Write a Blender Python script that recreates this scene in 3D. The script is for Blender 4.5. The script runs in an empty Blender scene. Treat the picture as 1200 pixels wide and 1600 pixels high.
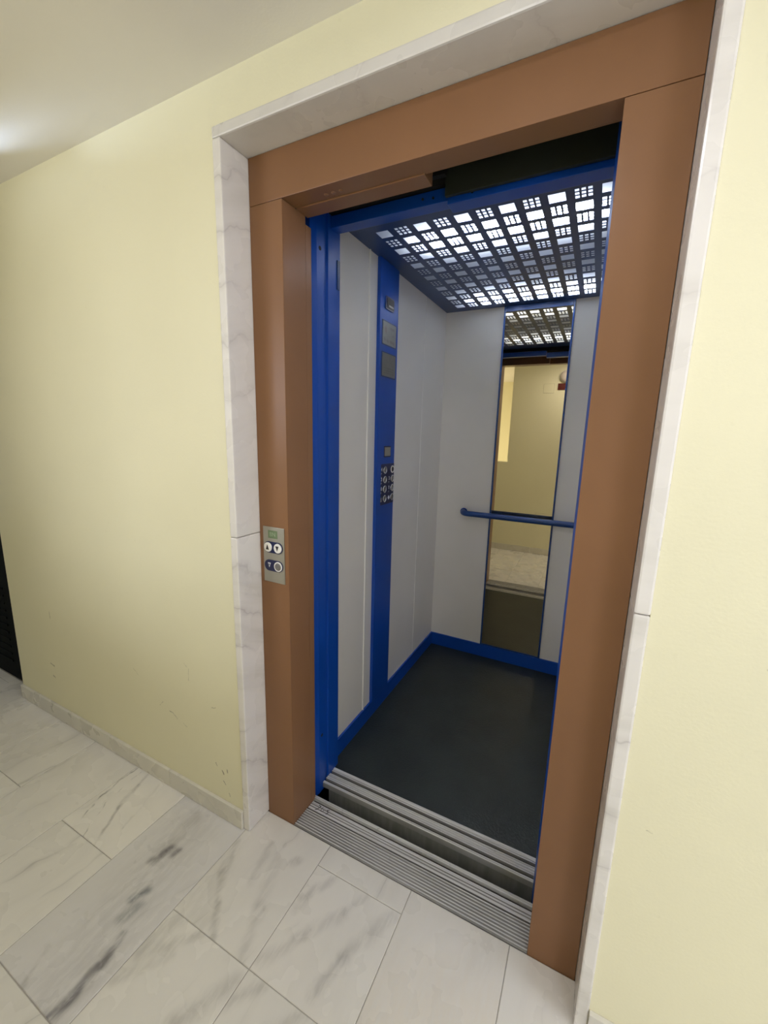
import bpy, bmesh, math, random
from mathutils import Vector, Matrix, Euler
random.seed(7)
sc = bpy.context.scene
COL = sc.collection

# ------------------------------------------------------------------ camera
FPX, PX, PY = 645.454, 604.293, 801.113
CAM = Vector((0.94678, -0.88473, 1.38517))
M = Matrix(((0.891443610647165, 0.4523971588825486, 0.025789526388510432),
            (0.10744639321774599, -0.15574530067227316, -0.9819361862382324),
            (-0.44020854333013926, 0.8781117309052996, -0.18744659619650494)))
cd = bpy.data.cameras.new('camera')
cd.sensor_fit = 'VERTICAL'; cd.sensor_height = 36.0; cd.sensor_width = 27.0
cd.lens = FPX / 1600 * 36.0
cd.shift_x = (600 - PX) / 1600; cd.shift_y = (PY - 800) / 1600
cd.clip_start = 0.02; cd.clip_end = 60
cam = bpy.data.objects.new('camera', cd); COL.objects.link(cam)
R = Matrix((M[0], -Vector(M[1]), -Vector(M[2]))).transposed()
cam.matrix_world = Matrix.Translation(CAM) @ R.to_4x4()
sc.camera = cam

# ------------------------------------------------------------------ world, lights, exposure
w = bpy.data.worlds.new('world'); sc.world = w; w.use_nodes = True
w.node_tree.nodes['Background'].inputs[0].default_value = (.75, .85, 1, 1)
w.node_tree.nodes['Background'].inputs[1].default_value = 0.0
vs = sc.view_settings
vs.view_transform = 'Standard'; vs.look = 'None'; vs.gamma = 1.0; vs.use_curve_mapping = False
vs.exposure = 0.08
sc.cycles.use_denoising = True; sc.cycles.denoising_prefilter = 'NONE'; sc.cycles.use_adaptive_sampling = False
sc.cycles.max_bounces = 10; sc.cycles.diffuse_bounces = 6; sc.cycles.glossy_bounces = 6
sc.cycles.transmission_bounces = 6
sc.cycles.sample_clamp_indirect = 4.0

def area(name, loc, target, sx, sy, power, color=(1, 1, 1), spread=180):
    l = bpy.data.lights.new(name, 'AREA'); l.shape = 'RECTANGLE'; l.size = sx; l.size_y = sy
    l.energy = power; l.color = color; l.spread = math.radians(spread)
    o = bpy.data.objects.new(name, l); COL.objects.link(o); o.location = loc
    o.rotation_euler = (Vector(target) - Vector(loc)).to_track_quat('-Z', 'Y').to_euler()
    return o
# daylight through the window in the wall behind the camera (right), the opening onto the stairwell (left)
area('window_daylight', (2.32, -2.30, 1.35), (1.5, 0, 1.2), 0.75, 2.0, 19, (.88, .93, 1.10))
area('stairwell_daylight', (-1.75, -2.90, 1.75), (-0.9, 0, 1.3), 1.3, 0.9, 37, (.88, .94, 1.12))
area('corridor_fill', (3.1, -0.55, 1.5), (0, -0.4, 1.2), 0.9, 1.6, 20, (.86, .93, 1.16))  # added fill from the right end of the hall, no opening there
# small unseen light added to streak the ceiling at left, no opening behind it
area('ceiling_streak_fill', (-1.20, -0.17, 2.215), (-0.70, -0.115, 2.256), 0.025, 0.025, 0.14, (.68, .84, 1.15), 22)
area('stairwell_fill', (-0.5, -1.75, 0.9), (-0.5, -3.03, 1.7), 1.0, 0.5, 16, (1.0, .93, .72))  # added light hidden behind the parapet to brighten the stairwell wall
area('hall_ceiling_fill', (2.0, -0.75, 2.215), (2.0, -0.75, 0), 0.26, 0.26, 1.5, (.92, .94, 1.08))  # added overhead fill, out of view to the right
area('hall_near_fill', (0.70, -0.70, 2.215), (0.70, -0.70, 0), 0.24, 0.24, 5.5, (.94, .95, 1.06))  # added overhead fill for the floor and entrance, out of view
area('hall_end_fill', (-3.1, -0.55, 1.5), (0, -0.4, 1.2), 0.9, 1.6, 2.5, (.75, .9, 1.3))  # weak added fill from the closed left end of the hall

# ------------------------------------------------------------------ node helpers
class NT:
    def __init__(s, name):
        s.m = bpy.data.materials.new(name); s.m.use_nodes = True
        s.t = s.m.node_tree; s.t.nodes.clear()
        s.out = s.t.nodes.new('ShaderNodeOutputMaterial')
    def n(s, typ, **kw):
        nd = s.t.nodes.new(typ)
        for k, v in kw.items():
            if k.startswith('_'): setattr(nd, k[1:], v)
        return nd
    def link(s, a, b): s.t.links.new(a, b)
    def put(s, sock, v):
        if hasattr(v, 'is_output') or isinstance(v, bpy.types.NodeSocket): s.link(v, sock)
        elif isinstance(v, (tuple, list)) and len(v) == 3 and sock.type == 'RGBA': sock.default_value = (*v, 1)
        else: sock.default_value = v
    def math(s, op, a, b=0.0, c=None, clamp=False):
        nd = s.t.nodes.new('ShaderNodeMath'); nd.operation = op; nd.use_clamp = clamp
        s.put(nd.inputs[0], a); s.put(nd.inputs[1], b)
        if c is not None: s.put(nd.inputs[2], c)
        return nd.outputs[0]
    def vec(s, op, a, b=(0, 0, 0), scale=None):
        nd = s.t.nodes.new('ShaderNodeVectorMath'); nd.operation = op
        s.put(nd.inputs[0], a); s.put(nd.inputs[1], b)
        if scale is not None: s.put(nd.inputs['Scale'], scale)
        return nd.outputs['Value'] if op in ('LENGTH', 'DOT_PRODUCT') else nd.outputs['Vector']
    def noise(s, v, scale, detail=3, rough=.5, out=0, dist=0.0):
        nd = s.t.nodes.new('ShaderNodeTexNoise'); s.link(v, nd.inputs['Vector'])
        nd.inputs['Scale'].default_value = scale; nd.inputs['Detail'].default_value = detail
        nd.inputs['Roughness'].default_value = rough; nd.inputs['Distortion'].default_value = dist
        return nd.outputs[out]
    def mr(s, v, a, b, c=0., d=1., smooth=True):
        nd = s.t.nodes.new('ShaderNodeMapRange'); nd.interpolation_type = 'SMOOTHSTEP' if smooth else 'LINEAR'
        s.put(nd.inputs[0], v)
        for i, x in enumerate((a, b, c, d)): nd.inputs[1 + i].default_value = x
        return nd.outputs[0]
    def mix(s, f, a, b):
        nd = s.t.nodes.new('ShaderNodeMix'); nd.data_type = 'RGBA'
        s.put(nd.inputs[0], f); s.put(nd.inputs[6], a); s.put(nd.inputs[7], b)
        return nd.outputs[2]
    def pos(s): return s.t.nodes.new('ShaderNodeNewGeometry').outputs['Position']
    def rnd(s): return s.t.nodes.new('ShaderNodeObjectInfo').outputs['Random']
    def bump(s, h, strength, dist=.002, normal=None):
        nd = s.t.nodes.new('ShaderNodeBump'); nd.inputs['Strength'].default_value = strength
        nd.inputs['Distance'].default_value = dist; s.link(h, nd.inputs['Height'])
        if normal is not None: s.link(normal, nd.inputs['Normal'])
        return nd.outputs[0]
    def scale3(s, v, sc3):
        return s.vec('MULTIPLY', v, sc3)
    def seg(s, p, a, b, wd):
        a = Vector(a); b = Vector(b); ba = b - a
        pa = s.vec('SUBTRACT', p, tuple(a))
        h = s.math('MULTIPLY', s.vec('DOT_PRODUCT', pa, tuple(ba)), 1.0 / ba.length_squared, clamp=True)
        d = s.vec('LENGTH', s.vec('SUBTRACT', pa, s.vec('SCALE', tuple(ba), scale=h)))
        return s.mr(d, 0.0, wd, 1.0, 0.0)
    def bsdf(s, base, rough=.5, metal=0., normal=None, **kw):
        b = s.t.nodes.new('ShaderNodeBsdfPrincipled')
        s.put(b.inputs['Base Color'], base); s.put(b.inputs['Roughness'], rough); s.put(b.inputs['Metallic'], metal)
        if normal is not None: s.link(normal, b.inputs['Normal'])
        for k, v in kw.items(): s.put(b.inputs[k.replace('_', ' ')], v)
        s.link(b.outputs[0], s.out.inputs[0])
        return s.m

def srgb(r, g, b):
    f = lambda c: (c / 255 / 12.92) if c / 255 <= .04045 else ((c / 255 + .055) / 1.055) ** 2.4
    return (f(r), f(g), f(b))

def paint(name, col, rough=.4, bumps=.15, bscale=260, vary=.06, metal=0., dist=.0006, **kw):
    t = NT(name); p = t.pos()
    n1 = t.noise(p, 3.0, 4); n2 = t.noise(p, bscale, 2)
    c = t.mix(t.mr(n1, .3, .7), tuple(x * (1 - vary) for x in col), tuple(min(1, x * (1 + vary)) for x in col))
    return t.bsdf(c, rough, metal, t.bump(n2, bumps, dist), **kw)

# ------------------------------------------------------------------ materials
def wall_mat(name, scuffs=()):
    t = NT(name); p = t.pos()
    base = (.82, .775, .55)
    c = t.mix(t.mr(t.noise(p, 1.7, 5), .3, .7), tuple(x * .96 for x in base), base)
    c = t.mix(t.mr(t.noise(p, 40, 3), .66, .80, 0, .10), c, (.55, .50, .30))
    if scuffs:
        q = t.vec('ADD', p, t.vec('SCALE', t.vec('SUBTRACT', t.noise(p, 60, 2, out=1), (.5, .5, .5)), scale=.010))
        m = None
        for (x0, z0, x1, z1, wd, st) in scuffs:
            k = t.math('MULTIPLY', t.seg(q, (x0, 0, z0), (x1, 0, z1), wd), st)
            m = k if m is None else t.math('MAXIMUM', m, k)
        c = t.mix(m, c, (.16, .13, .07))
    h = t.math('ADD', t.noise(p, 150, 3), t.math('MULTIPLY', t.noise(p, 12, 3), 2.0))
    return t.bsdf(c, .55, 0, t.bump(h, .25, .0012))
SC = [(-.395, .335, -.372, .332, .003, .8), (-.372, .330, -.352, .318, .003, .5), (-.32, .31, -.30, .302, .003, .35),
      (-.125, .19, -.118, .18, .005, .9), (-.10, .205, -.10, .195, .005, .8), (-.122, .150, -.112, .140, .004, .7),
      (-.097, .11, -.092, .100, .004, .6), (-.155, .21, -.15, .20, .003, .8), (-.16, .43, -.14, .436, .003, .5),
      (-.29, .56, -.27, .545, .0025, .35), (-.27, .545, -.273, .50, .0025, .35), (-1.25, .28, -1.22, .275, .006, .6),
      (-1.24, .22, -1.225, .215, .006, .6), (-1.2, .55, -1.2, .52, .004, .5), (-.60, .45, -.57, .43, .0025, .35),
      (-.43, .36, -.45, .34, .002, .4), (1.12, .60, 1.13, .597, .003, .5), (1.25, 1.0, 1.26, .99, .003, .3)]
M_wall_lift = wall_mat('yellow_wall_paint_scuffed', SC)
M_wall = wall_mat('yellow_wall_paint')
M_ceil = paint('warm_white_ceiling_paint', (.80, .765, .70), .42, .25, 180, .02)
M_frame = paint('brown_enamel', (.245, .124, .061), .30, .12, 900, .05, dist=.0003, Specular_IOR_Level=.2)
M_blue = paint('blue_enamel', (.002, .060, .37), .34, .10, 900, .08, dist=.0003)
M_rail = paint('navy_blue_enamel', (.008, .045, .19), .36, .10, 900, .05, dist=.0003)
M_bluedark = paint('dark_blue_enamel', (.006, .028, .12), .38, .10, 900, .05, dist=.0003)
M_panel = paint('light_grey_laminate', (.84, .81, .77), .38, .25, 700, .02, dist=.0003)
M_panel_edge = paint('panel_edge_highlight', (.93, .91, .86), .35, .1, 700, .02)  # paler than the panels: light caught on the joint edge, put into the colour
M_black = paint('shaft_black', (.010, .010, .009), .7, .2, 90, .2)
M_plate_dk = paint('blackened_steel', (.020, .024, .016), .55, .2, 90, .25)
M_white_box = paint('white_reflector_enamel', (.80, .81, .83), .4, .05, 200, .01)
M_lattice = paint('dark_blue_grey_perforated_sheet', (.022, .055, .17), .36, .1, 600, .04, dist=.0003)
M_brushed = paint('brushed_steel_plate', (.42, .40, .34), .38, .15, 700, .03, metal=.75)
M_bezel = paint('navy_plastic', (.010, .014, .07), .3, .05, 200, .03)
M_button = paint('white_button_plastic', (.82, .80, .76), .3, .03, 200, .02)
M_ink = paint('black_print', (.012, .010, .012), .5, .03, 200, .02)
M_white_ink = paint('white_print', (.75, .77, .85), .5, .03, 200, .02)
M_chrome = paint('satin_chrome', (.62, .63, .66), .25, .03, 200, .02, metal=.9)
M_btn_grey = paint('steel_button_cap', (.23, .22, .21), .35, .05, 300, .04, metal=.6)
M_sign = paint('dark_red_plastic_sign', (.10, .014, .010), .35, .03, 200, .02)
M_lamp_shell = paint('pinkish_white_opal_shell', (.60, .53, .47), .35, .03, 200, .02)
M_scribble = paint('black_marker_ink', (.02, .02, .02), .5, .03, 200, .02)
M_grout = paint('grey_tile_grout', (.40, .375, .33), .9, .4, 120, .1)
M_green = paint('green_display_glass', (.14, .20, .10), .3, .03, 300, .1)
M_frost = paint('pale_green_segments', (.34, .42, .28), .4, .03, 300, .1)
M_door_dk = paint('near_black_painted_door', (.002, .003, .0026), .7, .1, 200, .1, Specular_IOR_Level=.1)
M_upvc = paint('white_window_frame', (.75, .75, .73), .35, .05, 200, .01)

def marble(name, along='y', rot=-.42, vcol=(.23, .215, .185), wamt=.20, base=(.80, .765, .70), veins=.5, feats=(), soft=.5, attr=False, warm=0.0):
    t = NT(name); p0 = t.pos(); r = t.rnd()
    off = t.vec('SCALE', (13.1, 7.7, 5.3), scale=r)
    p = t.vec('ADD', p0, off)
    warp = t.vec('SCALE', t.vec('SUBTRACT', t.noise(p, 3.2, 3, out=1), (.5, .5, .5)), scale=wamt)
    q = t.vec('ADD', p, warp)
    sc3 = {'y': (9, 1.7, 4), 'tilt': (2, 1.5, 15), 'x': (3.0, 8, 8)}[along]
    if along in ('y', 'tilt'):
        mp = t.t.nodes.new('ShaderNodeMapping')
        mp.inputs['Rotation'].default_value = (0, 0, .16) if along == 'y' else (rot, 0, 0)
        t.link(q, mp.inputs[0]); q2 = mp.outputs[0]
    else: q2 = q
    qs = t.scale3(q2, sc3)
    sp = t.t.nodes.new('ShaderNodeSeparateXYZ'); t.link(q2, sp.inputs[0])
    u_ = t.math('ADD', t.math('MULTIPLY', sp.outputs[2 if along == 'tilt' else 0], {'y': 6.5, 'tilt': 7.5, 'x': 5.0}[along]),
                t.math('MULTIPLY', t.noise(t.scale3(q2, {'y': (5, 1.6, 4), 'tilt': (4, 5, 4), 'x': (4, 6, 6)}[along]), 1.0, 4, .55), 1.5))
    a = t.math('ABSOLUTE', t.math('SUBTRACT', t.math('FRACT', u_), .5))
    mask = t.mr(t.noise(p, 4.0, 2), .46, .66)
    thin = t.math('MULTIPLY', t.math('ADD', t.math('MULTIPLY', t.mr(a, 0.0, .030, 1, 0), .6), t.math('MULTIPLY', t.mr(a, 0.0, .16, 1, 0), .4)), mask)
    broad = t.mr(t.noise(qs, .75, 6, .6), .42, .82)
    cloud = t.mr(t.noise(p, 5.0, 6, .65), .25, .8)
    b0 = base; b1 = tuple(x * k for x, k in zip(base, (.965, .97, .975)))
    c = t.mix(cloud, b0, b1)
    c = t.mix(t.math('MULTIPLY', broad, soft), c, (.52, .49, .44))
    c = t.mix(t.math('MULTIPLY', thin, veins), c, vcol)
    # whole slab a little warmer or greyer than its neighbour
    tone = t.mr(t.math('FRACT', t.math('MULTIPLY', r, 17.3)), 0, 1, 0, 1, False)
    c = t.mix(t.math('MULTIPLY', tone, .28), c, (.62, .60, .55))
    if feats:
        fw = t.vec('ADD', p0, t.vec('SCALE', t.vec('SUBTRACT', t.noise(p0, 14, 3, out=1), (.5, .5, .5)), scale=.035))
        grain = t.mr(t.noise(t.scale3(p0, (60, 14, 60)), 1.0, 4, .6), .30, .62, .25, 1.0)
        for f in feats:
            (x0, y0, x1, y1, wd, st, col) = f
            k = t.math('MULTIPLY', t.math('MULTIPLY', t.seg(fw, (x0, y0, 0), (x1, y1, 0), wd * 1.15), st * .85), grain)
            c = t.mix(k, c, col)
    speck = t.mr(t.noise(p, 240, 2), .70, .78, 0, .25)
    rough = t.mr(t.noise(p, 8, 3), .3, .7, .22, .36)
    return t.bsdf(c, rough, 0, t.bump(t.noise(p, 20, 2), .03, .0008))
G1 = (.15, .14, .15); G2 = (.25, .235, .21); G3 = (.10, .115, .125)
M_tile = marble('white_marble_floor')
F = {
 'blotch': [(-.20, -.10, -.08, -.58, .16, .40, (.36, .34, .33)), (-.215, -.05, -.19, -.22, .03, .35, G2),
            (-.185, -.17, -.205, -.225, .022, .95, G1), (-.158, -.165, -.163, -.185, .016, .9, G1),
            (-.135, -.285, -.150, -.325, .020, .95, G3), (-.118, -.33, -.130, -.375, .024, .6, G3),
            (-.083, -.395, -.066, -.455, .018, .9, G1), (-.078, -.43, -.068, -.54, .017, .95, G1),
            (-.068, -.52, -.078, -.585, .024, .9, G1), (-.235, -.50, -.19, -.585, .010, .5, G2)],
 'thin': [(-.613, -.012, -.604, -.162, .005, 1.0, (.13, .125, .11)), (-.604, -.162, -.547, -.285, .004, .95, (.13, .125, .11)),
          (-.585, -.02, -.555, -.17, .0035, .7, G2), (-.555, -.17, -.49, -.285, .0035, .7, G2), (-.545, -.02, -.50, -.16, .012, .5, G2),
          (-.50, -.16, -.425, -.285, .008, .7, G2), (-.53, -.06, -.525, -.085, .009, .7, G1), (-.46, -.02, -.40, -.20, .006, .3, G2)],
 'arc': [(-.012, -.05, .021, -.139, .013, .75, G2), (.021, -.139, .082, -.216, .012, .75, G2), (.082, -.216, .14, -.285, .012, .8, G2),
         (-.01, -.15, .05, -.28, .06, .5, (.42, .40, .35)), (.10, .0, .125, -.12, .012, .55, G2), (.15, -.04, .20, -.16, .02, .4, G2), (.20, -.16, .245, -.28, .018, .5, G2), (.208, -.003, .204, -.012, .016, .8, G2)],
 'cross': [(.019, -.290, -.004, -.36, .022, .45, G2), (.10, -.29, .045, -.35, .014, .6, G2), (.075, -.36, -.003, -.46, .014, .5, G2), (.045, -.35, -.01, -.40, .02, .5, G2),
           (.262, -.32, .20, -.44, .022, .6, G2), (.20, -.44, .15, -.52, .02, .5, G2)],
 'vb': [(.293, -.255, .352, -.168, .016, .5, G2), (.352, -.168, .429, -.062, .016, .5, G2), (.429, -.062, .46, .01, .012, .4, G2),
        (.558, .006, .482, -.144, .018, .55, G2), (.482, -.144, .455, -.25, .014, .7, G2), (.294, -.081, .353, .016, .012, .55, G2), (.31, -.07, .30, -.12, .012, .35, G2)],
 'vc': [(.455, -.29, .397, -.36, .016, .6, G2), (.33, -.29, .26, -.38, .016, .6, G2)],
 'warm': [(.60, -.30, .80, -.15, .20, .45, (.74, .62, .46)), (.84, .06, .80, .00, .03, .3, (.5, .49, .44))],
}
M_feat = {k: marble('white_marble_floor_' + k, base=(.72, .695, .675) if k == 'blotch' else (.80, .765, .70), soft=.25, veins=.25, feats=v if k in ('blotch', 'thin') else [(*f[:4], f[4] * 1.5, f[5] * .62, f[6]) for f in v]) for k, v in F.items()}
M_slab = marble('white_marble_slab_lower', 'tilt', .45, (.42, .38, .37), .06, (.80, .76, .72), veins=.7, soft=.75)
M_slab_up = marble('white_marble_slab_upper', 'tilt', -.40, (.42, .38, .37), .06, (.82, .78, .74), veins=.6, soft=.4)
M_head = marble('white_marble_head_slab', 'x', 0, (.42, .38, .37), .2, (.72, .685, .64), veins=.35, soft=.6)
M_base = marble('white_marble_baseboard', 'x', 0, (.42, .40, .36), .1, (.70, .665, .58), veins=.12, soft=.12)

def alu():
    t = NT('worn_aluminium'); p = t.pos()
    s1 = t.noise(t.scale3(p, (3, 260, 60)), 1.0, 4, .6)
    c = t.mix(t.mr(s1, .3, .7), (.60, .59, .575), (.86, .85, .83))
    c = t.mix(t.mr(t.noise(p, 30, 5, .7), .60, .78, 0, .55), c, (.13, .115, .10))
    return t.bsdf(c, t.mr(t.noise(p, 50, 3), .3, .7, .32, .55), .22, t.bump(t.noise(p, 120, 4), .3, .0012))
M_alu = alu()
M_groove = paint('dark_sill_groove', (.045, .036, .028), .75, .5, 150, .25)  # dark tone for the groove floors
M_groove2 = paint('darker_rib_valley', (.36, .35, .335), .6, .4, 150, .25, metal=.3)  # darker tone on faces below the rib tops
def apron():
    t = NT('dusty_grey_apron_steel'); p = t.pos()
    c = t.mix(t.mr(t.noise(t.scale3(p, (50, 50, 8)), 1, 4), .3, .7), (.20, .205, .18), (.26, .26, .235))
    return t.bsdf(c, .6, .2, t.bump(t.noise(p, 90, 3), .2, .001))
M_apron = apron()
def rubber():
    t = NT('dark_green_black_rubber_floor'); p = t.pos()
    c = t.mix(t.mr(t.noise(p, 7, 5), .3, .7), (.006, .010, .009), (.012, .018, .0165))
    c = t.mix(t.mr(t.noise(p, 130, 3), .64, .72, 0, .5), c, (.03, .038, .035))
    v = t.t.nodes.new('ShaderNodeTexVoronoi'); v.inputs['Scale'].default_value = 140; t.link(p, v.inputs['Vector'])
    return t.bsdf(c, .48, 0, t.bump(v.outputs[0], .5, .0012))
M_rubber = rubber()
def mirror_mat():
    t = NT('bronze_tinted_mirror_glass')
    g = t.t.nodes.new('ShaderNodeBsdfGlossy'); g.inputs['Color'].default_value = (.62, .55, .41, 1); g.inputs['Roughness'].default_value = 0.0
    t.link(g.outputs[0], t.out.inputs[0]); return t.m
M_mirror = mirror_mat()
def diffuser():
    t = NT('opal_acrylic_diffuser')
    a = t.t.nodes.new('ShaderNodeBsdfTranslucent'); a.inputs[0].default_value = (.72, .76, .82, 1)
    t.link(a.outputs[0], t.out.inputs[0]); return t.m
M_diff = diffuser()
def tube_mat():
    t = NT('lit_fluorescent_tube')
    t.m.cycles.emission_sampling = 'NONE'; e = t.t.nodes.new('ShaderNodeEmission'); e.inputs[0].default_value = (.86, .93, 1, 1); e.inputs[1].default_value = 4
    t.link(e.outputs[0], t.out.inputs[0]); return t.m
M_tube = tube_mat()
def smudge_plate(name, base, feats):
    t = NT(name); p = t.pos()
    c = t.mix(t.mr(t.noise(p, 60, 3), .3, .7), tuple(x * .9 for x in base), base)
    for (y0, z0, y1, z1, wd, st, col) in feats:
        c = t.mix(t.math('MULTIPLY', t.seg(t.scale3(p, (0, 1, 1)), (0, y0, z0), (0, y1, z1), wd), st), c, col)
    return t.bsdf(c, .35, .4)

# ------------------------------------------------------------------ mesh helpers
WL = {}
def link_obj(name, mesh, loc, parent=None):
    o = bpy.data.objects.new(name, mesh); COL.objects.link(o)
    loc = Vector(loc); WL[o] = loc
    if parent is not None: o.parent = parent; o.location = loc - WL[parent]
    else: o.location = loc
    return o
def fin(name, bm, mat, parent=None, smooth=False, bevel=0., seg=2, origin=None):
    bmesh.ops.recalc_face_normals(bm, faces=bm.faces[:])
    if bevel > 0:
        bmesh.ops.bevel(bm, geom=bm.edges[:], offset=bevel, segments=seg, affect='EDGES', profile=.6)
    xs = [v.co for v in bm.verts]
    c = origin if origin is not None else Vector([(min(v[i] for v in xs) + max(v[i] for v in xs)) / 2 for i in range(3)])
    c = Vector(c)
    bmesh.ops.translate(bm, verts=bm.verts[:], vec=-c)
    me = bpy.data.meshes.new(name); bm.to_mesh(me); bm.free()
    mats = mat if isinstance(mat, (list, tuple)) else [mat]
    for m in mats: me.materials.append(m)
    if smooth:
        for f in me.polygons: f.use_smooth = True
    return link_obj(name, me, c, parent)
def addbox(bm, x0, x1, y0, y1, z0, z1, mi=0):
    vs_ = [bm.verts.new(p) for p in ((x0, y0, z0), (x1, y0, z0), (x1, y1, z0), (x0, y1, z0), (x0, y0, z1), (x1, y0, z1), (x1, y1, z1), (x0, y1, z1))]
    for f in ((0, 3, 2, 1), (4, 5, 6, 7), (0, 1, 5, 4), (1, 2, 6, 5), (2, 3, 7, 6), (3, 0, 4, 7)):
        bm.faces.new([vs_[i] for i in f]).material_index = mi
    return vs_
def box(name, b, mat, parent=None, bevel=0., seg=2):
    bm = bmesh.new(); addbox(bm, *b); return fin(name, bm, mat, parent, bevel=bevel, seg=seg)
def prism(name, pts, axis, a, b, mat, parent=None, bevel=0.):
    """closed 2-D outline extruded along an axis; axis x: pts (y,z); y: (x,z); z: (x,y)"""
    bm = bmesh.new()
    def P(u, v, t): return {'x': (t, u, v), 'y': (u, t, v), 'z': (u, v, t)}[axis]
    A = [bm.verts.new(P(u, v, a)) for u, v in pts]; B = [bm.verts.new(P(u, v, b)) for u, v in pts]
    bm.faces.new(A); bm.faces.new(B[::-1])
    n = len(pts)
    for i in range(n): bm.faces.new((A[i], B[i], B[(i + 1) % n], A[(i + 1) % n]))
    return fin(name, bm, mat, parent, bevel=bevel)
def ribbed(name, pts, a, b, parent, lo=-.0003):
    o = prism(name, pts, 'x', a, b, M_alu, parent)
    o.data.materials.append(M_groove2)
    cz = WL[o].z
    for f in o.data.polygons:
        if f.center.z + cz < lo and abs(f.normal.x) < .5: f.material_index = 1
    return o
def disc_pts(cu, cv, r, n=32, r2=None):
    return [(cu + r * math.cos(2 * math.pi * i / n), cv + (r2 or r) * math.sin(2 * math.pi * i / n)) for i in range(n)]
def ring(name, cu, cv, ro, ri, axis, a, b, mat, parent, n=32):
    """a dished ring: outer wall, rounded lip, inner wall; axis as in prism"""
    bm = bmesh.new()
    def P(u, v, t): return {'x': (t, u, v), 'y': (u, t, v)}[axis]
    rad = [(ro, a), (ro, a + (b - a) * .7), (ro - (ro - ri) * .3, b), (ro - (ro - ri) * .7, b), (ri, a + (b - a) * .7), (ri, a)]
    L = [[bm.verts.new(P(cu + r * math.cos(2 * math.pi * i / n), cv + r * math.sin(2 * math.pi * i / n), t)) for i in range(n)] for r, t in rad]
    for k in range(len(L)):
        A, B = L[k], L[(k + 1) % len(L)]
        for i in range(n): bm.faces.new((A[i], A[(i + 1) % n], B[(i + 1) % n], B[i]))
    return fin(name, bm, mat, parent, smooth=True)
def tube(name, path, r, mat, parent=None, n=16, caps=True):
    bm = bmesh.new(); rings = []
    P = [Vector(p) for p in path]
    up = Vector((0, 0, 1))
    for i, p in enumerate(P):
        d = (P[min(i + 1, len(P) - 1)] - P[max(i - 1, 0)]).normalized()
        s = d.cross(up).normalized(); u = s.cross(d)
        rings.append([bm.verts.new(p + r * (math.cos(2 * math.pi * k / n) * s + math.sin(2 * math.pi * k / n) * u)) for k in range(n)])
    for A, B in zip(rings, rings[1:]):
        for k in range(n): bm.faces.new((A[k], A[(k + 1) % n], B[(k + 1) % n], B[k]))
    if caps: bm.faces.new(rings[0]); bm.faces.new(rings[-1])
    return fin(name, bm, mat, parent, smooth=True)
def thing(name, label, cat, loc, group=None):
    o = bpy.data.objects.new(name, None); COL.objects.link(o); o.location = loc; WL[o] = Vector(loc)
    o.empty_display_size = .1
    o['label'] = label; o['category'] = cat
    if group: o['group'] = group
    return o
def tag(o, label, cat, group=None):
    o['label'] = label; o['category'] = cat
    if group: o['group'] = group
    return o
def S(o, label=None):
    o['kind'] = 'structure'
    if label: o['label'] = label
    return o
def text(name, s, size, origin, right, up, mat, parent, thick=.0004):
    cu = bpy.data.curves.new('txt', 'FONT'); cu.body = s; cu.size = size; cu.align_x = 'CENTER'; cu.align_y = 'CENTER'; cu.extrude = thick
    to = bpy.data.objects.new('txt', cu); COL.objects.link(to)
    dg = bpy.context.evaluated_depsgraph_get(); dg.update()
    me = bpy.data.meshes.new_from_object(to.evaluated_get(dg))
    bpy.data.objects.remove(to)
    r = Vector(right).normalized(); u = Vector(up).normalized(); n = r.cross(u)
    mt = Matrix((r, u, n)).transposed()
    me.transform(mt.to_4x4()); me.materials.clear(); me.materials.append(mat)
    return link_obj(name, me, Vector(origin) + n * thick, parent)

# ------------------------------------------------------------------ dimensions fitted from the photograph
H = 2.256                      # hall ceiling
YB = -1.112                    # opposite hall wall
X1, ZT, T = 1.041, 2.120, .0276   # marble reveal: inner right x, inner top z, edge width
B = .092                       # face of the brown frame
XA, XB, ZH = .117, .921, 2.0   # brown opening
CL, CR, CB, CZ = .070, 1.100, 1.5817, 2.089   # lift car inside
OA, OB = .100, .911            # car opening
XE = -1.565                    # left end of the wall beside the lift

# ------------------------------------------------------------------ structure: walls, ceiling
bm = bmesh.new()
addbox(bm, XE, -T, .0, .25, 0, H + .05); addbox(bm, X1 + T, 3.4, .0, .25, 0, H + .05); addbox(bm, -T, X1 + T, .0, .25, ZT + T, H + .05)
bmesh.ops.remove_doubles(bm, verts=bm.verts[:], dist=1e-5)
S(fin('wall_front', bm, M_wall_lift), 'yellow painted wall around the lift entrance, scuffed near the floor')
bm = bmesh.new()   # opposite wall: opening to the stairwell (left), window (right)
addbox(bm, -3.4, -1.35, YB - .14, YB, 0, H + .05); addbox(bm, -1.35, -.022, YB - .14, YB, 0, 1.087)
addbox(bm, -.022, 1.42, YB - .14, YB, 0, H + .05)
addbox(bm, 1.42, 2.28, YB - .14, YB, 0, .12); addbox(bm, 1.42, 2.28, YB - .14, YB, 2.15, H + .05); addbox(bm, 2.28, 3.4, YB - .14, YB, 0, H + .05)
S(fin('wall_back', bm, M_wall), 'yellow hall wall opposite the lift, seen in the car mirror')
S(box('wall_left', (-3.5, -3.4, -3.2, .4, 0, H + .05), M_wall))
S(box('wall_right', (3.4, 3.5, -3.2, .4, 0, H + .05), M_wall))
S(box('wall_stairwell', (-3.4, 1.2, -3.13, -3.03, 0, H + .05), M_wall))
S(box('wall_stairwell_side', (1.2, 1.3, -3.13, YB - .14, 0, H + .05), M_wall))
S(box('ceiling', (-3.5, 3.5, -3.2, .25, H, H + .08), M_ceil), 'warm white painted ceiling')
w1 = S(link_obj('window_1', None, (1.85, YB - .07, 1.5)))
bm = bmesh.new()
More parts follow.
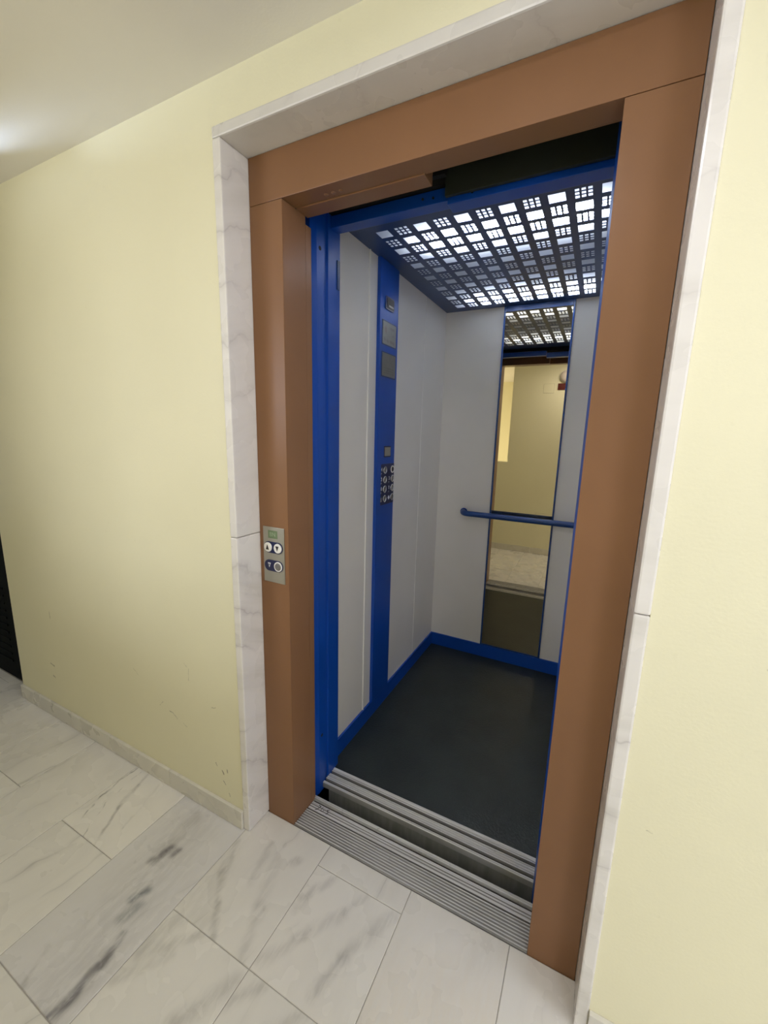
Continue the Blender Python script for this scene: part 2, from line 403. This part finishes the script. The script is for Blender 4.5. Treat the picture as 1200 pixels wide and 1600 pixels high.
for b in ((1.42, 1.47, .12, 2.15), (2.23, 2.28, .12, 2.15), (1.47, 2.23, .12, .17), (1.47, 2.23, 2.10, 2.15)):
    addbox(bm, b[0], b[1], YB - .10, YB - .05, b[2], b[3])
fin('window_frame', bm, M_upvc, w1)
# dark door in a recess past the left end of the wall
d1 = S(link_obj('door_1', None, (-2.1, .08, 0)), 'near-black door past the left end of the yellow wall')
box('door_panel', (-2.75, XE - .004, .058, .10, .004, 2.10), M_door_dk, d1)
box('door_header', (-2.75, XE - .004, .02, .25, 2.10, H - .002), M_wall, d1)
bm = bmesh.new()
for k in range(11):
    z = .10 + k * .042
    addbox(bm, -2.15, -1.80, .0535, .058, z, z + .010)
fin('louvre_vent', bm, M_door_dk, d1)
S(box('wall_left_return', (-3.4, -2.752, .02, .25, 0, H), M_wall))

# ------------------------------------------------------------------ floor and tiles
fl = S(link_obj('floor', None, (0, 0, 0)), 'white veined marble floor tiles in half-bond')
box('grout_bed', (-3.4, 3.4, -3.03, .0915, -.05, -.0022), M_grout, fl)
cols = [-1.49, -1.205, -.917, -.622, -.325, -.020, .277, .577, .875]
xs = [cols[0] - .297 * k for k in range(6, 0, -1)] + cols + [.875 + .297 * k for k in range(1, 9)]
i0 = 6 + 5    # index of column starting at -.020 (joint rows at -.284 +- .594)
g = .0011
feat_for = {(-.325, -.578): 'blotch', (-.622, -.284): 'thin', (-.020, -.284): 'arc', (-.020, -.878): 'cross', (.277, -.284): 'vb', (.277, -.578): 'vc', (.577, -.284): 'warm'}
unit = {}
def tile(x0, x1, y0, y1, mat):
    bm = bmesh.new(); addbox(bm, x0 + g, x1 - g, y0 + g, y1 - g, -.022, random.uniform(-.0006, 0))
    top = [e for e in bm.edges if all(v.co.z > -.01 for v in e.verts)]
    bmesh.ops.bevel(bm, geom=top, offset=.0012, segments=1, affect='EDGES')
    fin('tile', bm, mat, fl)
for i, x0 in enumerate(xs[:-1]):
    x1 = xs[i + 1]; even = (i - i0) % 2 == 0
    ys = [(-.284 if even else .018) - .594 * k for k in range(0, 3)]
    top = B - .0005 if (x0 > -.03 and x0 < 1.0) else (.057 if x0 < XE - .05 else 0.0)
    edges = sorted(set([YB] + [y for y in ys if YB < y < top - .01] + [top]))
    if abs(x0 - .277) < .01: edges = sorted(set(edges + [-.284]))
    if abs(x0 - .875) < .01: edges = [e for e in edges if abs(e - .018) > .01]
    for y0, y1 in zip(edges, edges[1:]):
        key = next((v for k, v in feat_for.items() if abs(k[0] - x0) < .01 and abs(max(k[1], YB) - y0) < .02), None)
        tile(x0, min(x1, 3.4), y0, y1, M_feat.get(key, M_tile))
# tiles of the stairwell floor
for i in range(4):
    tile(-1.35 + i * .33, -1.35 + (i + 1) * .33, -3.02, YB - .15, M_tile)

# ------------------------------------------------------------------ baseboards
def baseboard(nm, x0, x1, joints, y0, y1, label=None):
    r = S(link_obj(nm, None, ((x0 + x1) / 2, (y0 + y1) / 2, 0)), label)
    e = [x0] + [j for j in joints if x0 < j < x1] + [x1]
    for a, b in zip(e, e[1:]):
        box('baseboard_slab', (a + .0006, b - .0006, y0, y1, .001, .073), M_base, r, bevel=.002)
baseboard('baseboard_left', XE - .003, -T, (-1.10, -.805, -.412), -.0115, 0, 'low marble baseboard left of the lift')
baseboard('baseboard_right', X1 + T, 3.4, (1.135, 1.55, 1.95, 2.35, 2.75, 3.1), -.0115, 0, 'low marble baseboard right of the lift')
baseboard('baseboard_back', -3.4, 3.4, [-3 + .415 * k for k in range(16)], YB, YB + .011, 'marble baseboard of the opposite wall')

# ------------------------------------------------------------------ marble surround
tr = S(link_obj('trim_1', None, (.52, .04, 0)), 'white marble surround lining the lift entrance')
Y0m = -.004
def slab(b, m): return box('marble_slab', b, m, tr, bevel=.004)
slab((-T, 0, Y0m, .12, 0.001, 1.062), M_slab); slab((-T, 0, Y0m, .12, 1.0635, ZT - .0005), M_slab_up)
slab((X1, X1 + T, Y0m, .12, 0.001, 1.058), M_slab); slab((X1, X1 + T, Y0m, .12, 1.0595, ZT - .0005), M_slab_up)
slab((-T, X1 + T, Y0m, .12, ZT, ZT + T), M_head)

# ------------------------------------------------------------------ brown landing door frame
fr = thing('lift_door_frame', 'brown enamelled steel landing frame set inside the marble surround', 'door frame', (.52, B, 0))
box('jamb', (.0012, XA, B, .194, -.004, ZH - .0012), M_frame, fr, bevel=.0012)
box('jamb', (XB, X1 - .0012, B, .194, -.004, ZH - .0012), M_frame, fr, bevel=.0012)
box('door_slot_strip', (.08, XA - .0008, .1950, .222, -.004, 1.978), M_frame, fr, bevel=.0008)
box('door_slot_strip', (XB + .0008, .96, .1950, .222, -.004, 1.978), M_frame, fr, bevel=.0008)
box('header', (.0012, X1 - .0012, B, .150, ZH, ZT - .0012), M_frame, fr, bevel=.0012)
bm = bmesh.new()
addbox(bm, XA + .001, .505, .1512, .203, ZH - .0030, ZH + .06); addbox(bm, .5052, .96, .1512, .158, ZH + .001, ZH + .06)
fin('header_flange', bm, M_frame, fr, bevel=.0006, seg=1)
bm = bmesh.new()
for x in (.235, .258, .281):
    bmesh.ops.create_uvsphere(bm, u_segments=12, v_segments=8, radius=.006, matrix=Matrix.Translation((x, .130, ZH)) @ Matrix.Scale(.25, 4, (0, 0, 1)))
sc_ = fin('header_dimple', bm, M_frame, fr, smooth=True); sc_['label'] = 'small dents in the header underside'

# ------------------------------------------------------------------ call panel on the left jamb
YP = B - .0025
cp = thing('call_panel', 'steel landing call panel with up and down buttons on the left brown jamb', 'call panel', (.06, B, .905))
box('faceplate', (.017, .1025, YP, B, .9035, 1.0865), M_brushed, cp, bevel=.0006)
dsp = box('display', (.038, .0755, YP - .0006, YP + .0005, 1.050, 1.0755), M_green, cp); dsp['label'] = 'small green display window'
text('display_reading', 'BN', .019, (.0568, YP - .0007, 1.0625), (1, 0, 0), (0, 0, 1), M_frost, dsp)
def stadium(cx0, cx1, cz, r, n=14):
    p = []
    for i in range(n + 1):
        a = -math.pi / 2 + math.pi * i / n; p.append((cx1 + r * math.cos(a), cz + r * math.sin(a)))
    for i in range(n + 1):
        a = math.pi / 2 + math.pi * i / n; p.append((cx0 + r * math.cos(a), cz + r * math.sin(a)))
    return p
for z in (1.0205, .960):
    prism('button_surround', stadium(.040, .078, z, .0185), 'y', YP - .0020, YP, M_bezel, cp)['label'] = 'navy oval button surround'
def dome(name, x, z, r, mat, par, y):
    bm = bmesh.new(); n = 32
    L = []
    for rr, t in ((r, 0), (r, .002), (r * .93, .0034), (r * .6, .0040)):
        L.append([bm.verts.new((x + rr * math.cos(2 * math.pi * i / n), y - t, z + rr * math.sin(2 * math.pi * i / n))) for i in range(n)])
    for A, B_ in zip(L, L[1:]):
        for i in range(n): bm.faces.new((A[i], A[(i + 1) % n], B_[(i + 1) % n], B_[i]))
    bm.faces.new(L[-1]); bm.faces.new(L[0])
    return fin(name, bm, mat, par, smooth=False)
def tri(name, x, z, s, up, mat, par, y, hole=False):
    k = 1 if up else -1
    o_ = [(x - s * .75, z - k * s), (x + s * .75, z - k * s), (x, z + k * s)]
    return prism(name, o_, 'y', y - .0008, y, mat, par)
b = dome('button', .0385, 1.0205, .0155, M_button, cp, YP - .002); b['label'] = 'white button with black up arrow'
tri('arrow_mark', .0385, 1.0210, .0082, True, M_ink, b, YP - .0060)
b = dome('button', .0785, 1.0205, .0155, M_button, cp, YP - .002); b['label'] = 'white button with black down arrow'
tri('arrow_mark', .0785, 1.0200, .0082, False, M_ink, b, YP - .0060)
b = dome('indicator_lamp', .0785, .960, .0125, M_btn_grey, cp, YP - .002)
ring('indicator_rim', .0785, .960, .0160, .0122, 'y', YP - .002, YP - .0052, M_button, b)
a_ = tri('arrow_mark', .0415, .961, .0078, False, M_white_ink, cp, YP - .0020); a_['label'] = 'white outlined down arrow'
tri('arrow_mark_centre', .0415, .9620, .0034, False, M_bezel, a_, YP - .0028)

# ------------------------------------------------------------------ landing sill
ls = thing('landing_sill', 'ribbed aluminium landing sill between the brown jambs', 'sill', (.52, .16, 0))
ribs = [(.0935, -.018), (.0935, -.0015)]
y = .097
while y < .163:
    ribs += [(y, -.0022), (y + .0008, .0010), (y + .0046, .0010), (y + .0054, -.0022)]; y += .0092
ribs += [(.165, -.0010), (.165, -.018)]
ribbed('ribbed_plate', ribs, XA + .001, XB - .001, ls)
prof = [(.172, -.018), (.172, .0002), (.176, .0006), (.180, .0006), (.1808, -.0015), (.1832, -.0015), (.184, .0006), (.189, .0006), (.1898, -.0015), (.1922, -.0015),
        (.193, .0006), (.2025, .0006), (.2035, -.018)]
ribbed('centre_rail', prof, XA + .002, XB - .001, ls)
prism('rear_nosing', [(.2165, -.018), (.2165, .0006), (.2215, .0006), (.2225, -.0008), (.2235, .0006), (.2285, .0002), (.2295, -.003), (.2295, -.09), (.2265, -.09), (.2265, -.018)], 'x', XA - .012, XB + .012, M_alu, ls)
bm = bmesh.new(); addbox(bm, XA, XB, .1651, .1719, -.022, -.010); addbox(bm, XA, XB, .2036, .2164, -.022, -.012)
fin('door_groove', bm, M_groove, ls)['label'] = 'dark grooves of the sill'
def stroke(pts, wd=.0022, par=None):
    bm = bmesh.new()
    for (a, b_) in zip(pts, pts[1:]):
        a = Vector((a[0], a[1], .00075)); b_ = Vector((b_[0], b_[1], .00075)); d = (b_ - a).normalized(); s = Vector((-d.y, d.x, 0)) * wd / 2
        v = [bm.verts.new(p) for p in (a - s, b_ - s, b_ + s, a + s)]; w_ = [bm.verts.new(p.co + Vector((0, 0, .0003))) for p in v]
        bm.faces.new(v[::-1]); bm.faces.new(w_)
        for i in range(4): bm.faces.new((v[i], v[(i + 1) % 4], w_[(i + 1) % 4], w_[i]))
    return fin('marker_scribble', bm, M_scribble, par)
stroke([(.150, .199), (.161, .197), (.153, .179), (.147, .176)], par=ls)
stroke([(.170, .198), (.168, .184), (.173, .180), (.178, .183), (.179, .190)], .0016, par=ls)
stroke([(.198, .199), (.190, .195), (.199, .186), (.194, .178)], par=ls)

# ------------------------------------------------------------------ lift car
car = thing('lift_car', 'lift car with grey wall panels, blue posts and dark rubber floor', 'lift', (.585, .95, 0))
# floor and shell
box('rubber_floor', (CL - .01, CR, .3755, CB + .01, -.02, 0.0), M_rubber, car)['label'] = 'dark green-black rubber floor'
ZP = CZ + .0
def panel(b, lab=None):
    o = box('wall_panel', b, M_panel, car, bevel=.0015, seg=2)
    if lab: o['label'] = lab
panel((CL - .018, CL, .402, .6555, .070, CZ + .06)); panel((CL - .018, CL, .6625, .735, .070, CZ + .06))
box('panel_joint', (CL - .016, CL + .0040, .6557, .6618, .070, CZ + .01), M_panel_edge, car)['label'] = 'joint strip between wall panels, caught light put into its pale colour'
panel((CL - .018, CL, .735, 1.256, .070, CZ + .06)); panel((CL - .018, CL, 1.2575, CB, .070, CZ + .06))
panel((CL - .012, .4045, CB, CB + .018, .070, CZ + .06)); panel((.764, CR + .012, CB, CB + .018, .070, CZ + .06))
panel((CR, CR + .018, .402, .80, .070, CZ + .06)); panel((CR, CR + .018, .8015, 1.2, .070, CZ + .06)); panel((CR, CR + .018, 1.2015, CB, .070, CZ + .06))
box('panel_joint', (CL - .016, CL + .0015, 1.2561, 1.2574, .0815, CZ - .001), M_panel_edge, car)
# skirting
bm = bmesh.new(); addbox(bm, CL - .018, CL + .009, .402, CB - .0095, 0, .081)
fin('skirting', bm, M_blue, car, bevel=.0015)
box('skirting', (CL - .018, CR + .018, CB - .009, CB + .018, 0, .081), M_blue, car, bevel=.0015)
box('skirting', (CR - .009, CR + .018, .402, CB - .0095, 0, .081), M_blue, car, bevel=.0015)
# front posts: grooved return profiles
def post(x, sgn, nm='front_post'):
    P = [(x - sgn * .006, .244), (x, .271), (x, .311), (x - sgn * .007, .3125), (x - sgn * .007, .3315), (x, .333), (x, .402), (x - sgn * .045, .402), (x - sgn * .045, .244)]
    return prism(nm, P, 'z', -.035, CZ - .01, M_blue, car, bevel=.0009)
pl = post(OA, 1); post(OB, -1)
for z in (1.952, .218):
    prism('bolt_hole', disc_pts(.288, z, .0065, 16), 'x', OA - .004, OA + .0006, M_black, pl)
bm = bmesh.new(); addbox(bm, OA + .0002, OA + .0035, .383, .397, 1.86, 1.95)
fin('latch_plate', bm, M_bluedark, pl)
# lintel
box('lintel', (OA - .04, .497, .345, .390, 2.031, 2.066), M_blue, car, bevel=.0015)
box('lintel', (.4985, OB + .05, .335, .385, 2.016, 2.0515), M_blue, car, bevel=.0015)
for x, z, y in ((.452, 2.046, .345), (.5685, 2.033, .335), (.420, 2.049, .345)):
    prism('bolt', disc_pts(x, z, .0035, 14), 'y', y - .0025, y, M_black, car)['label'] = 'small black bolt in the blue lintel'
# car sill
SX0, SX1 = OA + .001, OB - .001
ribbed('car_sill', [(.2925, -.022), (.2925, -.001), (.2935, .0008), (.2965, .0008), (.2970, -.0004), (.2985, -.0004), (.2990, .0008), (.302, .0008), (.302, -.012), (.3145, -.012), (.3145, .0008),
      (.3195, .0008), (.3203, -.0010), (.3225, -.0010), (.3233, .0008), (.3285, .0008), (.3293, -.0010), (.3315, -.0010), (.3323, .0008), (.3375, .0008), (.3383, -.0010), (.3400, -.0010), (.3405, .0008), (.344, .0008), (.344, -.012), (.356, -.012), (.356, .0008),
      (.361, .0008), (.3618, -.0005), (.3638, -.0005), (.3645, .0008), (.3685, .0008), (.3695, .0016), (.3755, .0022), (.3755, -.022)], SX0, SX1, car)['label'] = 'ribbed aluminium car sill'
bm = bmesh.new(); addbox(bm, SX0, SX1, .3022, .3143, -.0119, -.010); addbox(bm, SX0, SX1, .3442, .3558, -.0119, -.010)
fin('sill_groove', bm, M_groove, car)
box('apron', (.128, OB, .2945, .300, -.60, -.0225), M_apron, car)['label'] = 'dusty grey apron below the car sill'
# outer shell
bm = bmesh.new()
addbox(bm, CL - .05, CL - .02, .402, 1.66, -.05, 2.34); addbox(bm, CR + .02, CR + .05, .402, 1.66, -.05, 2.34)
addbox(bm, CL - .05, CR + .05, CB + .02, 1.66, -.05, 2.34); addbox(bm, CL - .05, CR + .05, .38, 1.66, -.06, -.022); addbox(bm, CL - .05, CR + .05, .38, 1.66, 2.30, 2.34)
fin('outer_shell', bm, M_black, car)

# lift shaft behind the landing wall, and the black door gear over the opening
for k_, b_ in (('left', (-.30, -.25, .25, 1.9, -.9, 2.7)), ('right', (1.40, 1.45, .25, 1.9, -.9, 2.7)), ('back', (-.3, 1.45, 1.85, 1.9, -.9, 2.7)), ('top', (-.3, 1.45, .10, 1.9, 2.65, 2.7)),
        ('pit', (-.3, 1.45, .09, 1.9, -.95, -.9)), ('over_door', (-.3, 1.45, .21, .24, ZT + .05, 2.7)), ('door_left', (-.3, XA - .045, .225, .25, -.9, 2.7)), ('door_right', (.965, 1.45, .225, .25, -.9, 2.7)), ('under_sill', (-.3, 1.45, .093, .225, -.9, -.0225))):
    S(box('wall_shaft_' + k_, b_, M_black))
dg_ = thing('door_operator', 'blackened steel door gear cover hanging above the blue lintel', 'door gear', (.75, .32, 2.04))
bm = bmesh.new(); addbox(bm, .496, 1.0, .318, .330, 2.030, 2.25); fin('cover_plate', bm, M_plate_dk, dg_, bevel=.001)
box('track', (-.1, 1.0, .336, .378, 2.070, 2.25), M_black, dg_)
box('hanger', (.44, .50, .300, .317, 2.075, 2.22), M_black, dg_)

# ------------------------------------------------------------------ perforated ceiling light
lt = thing('ceiling_light', 'perforated dark blue ceiling panel lit from above inside the lift car', 'ceiling light', (.585, 1.0, CZ))
bm = bmesh.new()
PXc, PYc, x00, y00 = .0723, .0763, .154, .548
hw, hd = .048, .052
def quad(x0, x1, y0, y1):
    for z, fl_ in ((CZ, 1), (CZ + .0015, 0)):
        v = [bm.verts.new(p) for p in ((x0, y0, z), (x1, y0, z), (x1, y1, z), (x0, y1, z))]
        bm.faces.new(v[::-1] if fl_ else v)
def wallring(x0, x1, y0, y1):
    a = [bm.verts.new((p[0], p[1], CZ)) for p in ((x0, y0), (x1, y0), (x1, y1), (x0, y1))]
    c = [bm.verts.new((p[0], p[1], CZ + .0015)) for p in ((x0, y0), (x1, y0), (x1, y1), (x0, y1))]
    for i in range(4): bm.faces.new((a[i], a[(i + 1) % 4], c[(i + 1) % 4], c[i]))
def grid(xs_, ys_, holes):
    for i in range(len(xs_) - 1):
        for j in range(len(ys_) - 1):
            (wallring if (i, j) in holes else quad)(xs_[i], xs_[i + 1], ys_[j], ys_[j + 1])
NX, NY = 13, 13
mx, my = (PXc - hw) / 2, (PYc - hd) / 2
X0c, Y0c = x00 - mx, y00 - my; X1c, Y1c = X0c + NX * PXc, Y0c + NY * PYc
for i in range(NX):
    for j in range(NY):
        a = X0c + i * PXc; b = Y0c + j * PYc
        if (i + j) % 2 == 0:
            grid([a, a + mx, a + mx + hw, a + PXc], [b, b + my, b + my + hd, b + PYc], {(1, 1)})
        else:
            gx = [a, a + mx + .001]; gy = [b, b + my - .001]
            for k in range(3):
                s = a + mx + .001 + k * .0176; gx += [s + .0115] + ([s + .0176] if k < 2 else [])
                s = b + my - .001 + k * .0193; gy += [s + .0150] + ([s + .0193] if k < 2 else [])
            gx.append(a + PXc); gy.append(b + PYc)
            grid(gx, gy, {(u, v) for u in (1, 3, 5) for v in (1, 3, 5)})
for r in ((CL - .001, X0c, .403, CB), (X1c, CR + .001, .403, CB), (X0c, X1c, .403, Y0c), (X0c, X1c, Y1c, CB)): quad(*r)
fin('perforated_sheet', bm, M_lattice, lt, origin=(.585, 1.0, CZ))
bm = bmesh.new()
v = [bm.verts.new(p) for p in ((CL, .41, CZ + .004), (CR, .41, CZ + .004), (CR, CB, CZ + .004), (CL, CB, CZ + .004))]; bm.faces.new(v)
fin('diffuser', bm, M_diff, lt)['label'] = 'opal diffuser sheet over the holes'
bm = bmesh.new()
zt_ = CZ + .085
addbox(bm, CL - .01, CR + .01, .404, CB + .01, zt_, zt_ + .004)
addbox(bm, CL - .01, CL, .404, CB, CZ + .002, zt_); addbox(bm, CR, CR + .01, .404, CB, CZ + .002, zt_)
addbox(bm, CL, CR, .404, .408, CZ + .002, zt_); addbox(bm, CL, CR, CB, CB + .01, CZ + .002, zt_)
fin('reflector_box', bm, M_white_box, lt)
for y in (.705, 1.435):
    tl_ = area('tube_light', (.59, y, CZ + .022), (.59, y, 0), .58, .024, 52.0, (.88, .93, .97))
    tl_.parent = lt; tl_.location = Vector((.59, y, CZ + .022)) - WL[lt]
    tube('fluorescent_tube', [(.30, y, CZ + .040), (.59, y, CZ + .040), (.88, y, CZ + .040)], .013, M_tube, lt, n=12)

# ------------------------------------------------------------------ mirror
mi = thing('wall_mirror', 'tall narrow bronze-tinted mirror with blue edges on the car back wall', 'mirror', (.585, CB, .081))
my0 = CB - .006
box('mirror_glass', (.4135, .755, my0 + .0015, my0 + .005, .090, CZ - .028), M_mirror, mi)
for b in ((.4045, .4135, .0815, CZ - .001), (.755, .764, .0815, CZ - .001)):
    box('frame_strip', (b[0], b[1], my0 - .004, CB, b[2], b[3]), M_rail, mi, bevel=.001)
box('frame_strip', (.4137, .7548, my0 - .002, CB, CZ - .030, CZ - .001), M_rail, mi, bevel=.001)
box('frame_strip', (.4137, .7548, my0 - .001, CB, .0815, .089), M_rail, mi, bevel=.0005)
# ------------------------------------------------------------------ handrail
hr = thing('handrail', 'blue tubular handrail across the car back wall in front of the mirror', 'handrail', (.585, CB, .925))
yr, zr = 1.520, .926
path = []
for i in range(9):
    a = math.pi / 2 * i / 8; path.append((.285 - .035 * math.sin(a) if False else .245 + .045 * (1 - math.cos(a)), CB - .012 - (CB - .012 - yr) * math.sin(a), zr))
path = [(.245, CB - .001, zr)] + path + [(.45, yr, zr), (.72, yr, zr)] + [(1.17 - p[0], p[1], p[2]) for p in reversed(path)] + [(1.17 - .245, CB - .001, zr)]
tube('rail', path, .0165, M_rail, hr, n=20)
for x in (.245, .925):
    prism('wall_flange', disc_pts(x, zr, .022, 20), 'y', CB - .0045, CB - .0003, M_blue, hr)

# ------------------------------------------------------------------ car operating panel
XP = CL + .015
co = thing('car_operating_panel', 'full-height blue control column on the left car wall', 'control panel', (CL, .81, .081))
box('column', (CL - .001, XP, .7255, .8985, .0812, CZ - .001), M_blue, co, bevel=.002)
def rrect(cu, cv, w_, h_, r, n=5):
    p = []
    for sx, sy, a0 in ((1, -1, -90), (1, 1, 0), (-1, 1, 90), (-1, -1, 180)):
        for i in range(n + 1):
            a = math.radians(a0 + 90 * i / n)
            p.append((cu + sx * (w_ / 2 - r) + r * math.cos(a), cv + sy * (h_ / 2 - r) + r * math.sin(a)))
    return p
def plate(nm, y0, y1, z0, z1, m, dx=.002, r=.003, par=co):
    return prism(nm, rrect((y0 + y1) / 2, (z0 + z1) / 2, y1 - y0, z1 - z0, r), 'x', XP, XP + dx, m, par)
k = plate('emergency_light', .769, .850, 1.903, 1.955, M_bezel, .003, .008); k['label'] = 'dark emergency light window'
plate('lens', .782, .846, 1.909, 1.949, M_ink, .0015, .004, k).location.x += .003
box('lens_glint', (XP + .0045, XP + .006, .795, .838, 1.9145, 1.9215), M_button, k)
P1 = smudge_plate('printed_notice_plate', (.33, .325, .31), [(.775, 1.825, .778, 1.815, .016, .6, (.20, .13, .11)), (.820, 1.832, .855, 1.832, .008, .5, (.14, .13, .13)),
    (.84, 1.805, .856, 1.805, .006, .4, (.18, .17, .17)), (.765, 1.782, .772, 1.778, .010, .5, (.16, .14, .14)), (.79, 1.778, .800, 1.776, .010, .5, (.15, .14, .13)), (.822, 1.779, .858, 1.776, .011, .5, (.15, .13, .12))])
P2 = smudge_plate('engraved_plate', (.21, .205, .19), [(.765, 1.665, .86, 1.665, .003, .45, (.10, .10, .09)), (.765, 1.655, .85, 1.655, .003, .45, (.10, .10, .09)), (.765, 1.645, .86, 1.645, .003, .4, (.10, .10, .09))])
k = plate('notice_backing', .744, .881, 1.757, 1.857, M_bluedark, .001, .004); plate('notice_plate', .750, .876, 1.762, 1.852, P1, .0022, .004, k)['label'] = 'grey printed notice plate, upper'
k = plate('notice_backing', .744, .881, 1.626, 1.731, M_bluedark, .001, .004); plate('notice_plate', .750, .876, 1.632, 1.726, P2, .0022, .004, k)['label'] = 'darker grey engraved plate, lower'
k = plate('display_backing', .789, .857, 1.280, 1.331, M_bezel, .001, .004); plate('position_display', .795, .851, 1.286, 1.325, M_brushed, .0025, .002, k)['label'] = 'small square grey position display'
k = plate('button_field', .765, .897, 1.062, 1.250, M_bezel, .0008, .003); k['label'] = 'navy field with lift buttons'
lab = [('4', None), ('2', '3'), ('0', '1'), ('bell', 'door')]
for r_, (z, row) in enumerate(zip((1.222, 1.178, 1.134, 1.090), lab)):
    for yb, t_ in zip((.8025, .8790), row):
        key = (r_ == 0 and t_ is None)
        bt = prism('button', disc_pts(yb, z, .0125, 24), 'x', XP + .0008, XP + .0026, M_ink if key else M_btn_grey, co)
        bt['label'] = 'black key switch' if key else 'round steel lift button'
        ring('button_rim', yb, z, .0172, .0120, 'x', XP + .0008, XP + .0042, M_button if key else M_chrome, bt, n=24)
        yl = yb - .0315
        if t_ is None: continue
        if t_ == 'bell':
            o_ = prism('bell_mark', [(yl - .008, z - .012), (yl + .008, z - .012), (yl + .005, z - .004), (yl + .004, z + .006), (yl, z + .009), (yl - .004, z + .006), (yl - .005, z - .004)], 'x', XP + .0008, XP + .0014, M_brushed, co)
            o_['label'] = 'dull alarm bell mark'
        elif t_ == 'door':
            prism('door_open_mark', [(yl - .010, z), (yl - .0015, z - .010), (yl - .0015, z + .010)], 'x', XP + .0008, XP + .0014, M_white_ink, co)
            prism('door_open_mark', [(yl + .010, z), (yl + .0015, z + .010), (yl + .0015, z - .010)], 'x', XP + .0008, XP + .0014, M_white_ink, co)
        else:
            text('floor_number', t_, .024, (XP + .0008, yl, z + .003), (0, 1, 0), (0, 0, 1), M_white_ink, co)
            bm = bmesh.new()
            for (dy, dz) in ((-.004, -.013), (.000, -.013), (-.004, -.0165)):
                addbox(bm, XP + .0008, XP + .0016, yl + dy - .001, yl + dy + .001, z + dz - .001, z + dz + .001)
            fin('braille_dots', bm, M_white_ink, co)

# ------------------------------------------------------------------ things on the opposite wall (seen in the mirror)
sg = box('wall_sign', (.468, .62, YB, YB + .006, 1.917, 1.988), M_sign, bevel=.001)
tag(sg, 'small dark red sign on the opposite yellow wall, seen in the mirror', 'sign')
wl = thing('wall_lamp', 'round pinkish-white bulkhead lamp above the red sign, seen in the mirror', 'lamp', (.545, YB, 2.06))
prism('lamp_base', disc_pts(.545, 2.06, .068, 32), 'y', YB, YB + .015, M_upvc, wl)
bm = bmesh.new()
bmesh.ops.create_uvsphere(bm, u_segments=28, v_segments=14, radius=.064, matrix=Matrix.Translation((.545, YB + .016, 2.06)) @ Matrix.Scale(.6, 4, (0, 1, 0)))
fin('lamp_shade', bm, M_lamp_shell, wl, smooth=True)
for nm, b in (('upper', (.319, .430, 1.887, 1.985)), ('lower', (.36, .60, .40, .50))):
    o_ = thing('junction_cover', 'flush yellow-painted junction cover, the %s of two on the opposite wall in the mirror' % nm, 'cover plate', ((b[0] + b[1]) / 2, YB, b[2]))
    box('cover_rim', (b[0] - .002, b[1] + .002, YB, YB + .0004, b[2] - .002, b[3] + .002), M_grout, o_)
    box('cover_lid', (b[0], b[1], YB + .0005, YB + .003, b[2], b[3]), M_wall, o_, bevel=.001)

hm = thing('added_ceiling_lamp', 'added unseen round lamp base on the hall ceiling just above the lift entrance', 'lamp', (.70, -.70, H))  # added out of view to go with the near fill light
prism('lamp_base', disc_pts(.70, -.70, .13, 40), 'z', H - .018, H - .0005, M_upvc, hm)
hl = thing('added_ceiling_lamp', 'added unseen round opal lamp on the hall ceiling to the right of the lift entrance', 'lamp', (2.0, -.75, H))  # second added base, out of view over the right fill light
prism('lamp_base', disc_pts(2.0, -.75, .15, 40), 'z', H - .018, H - .0005, M_upvc, hl)
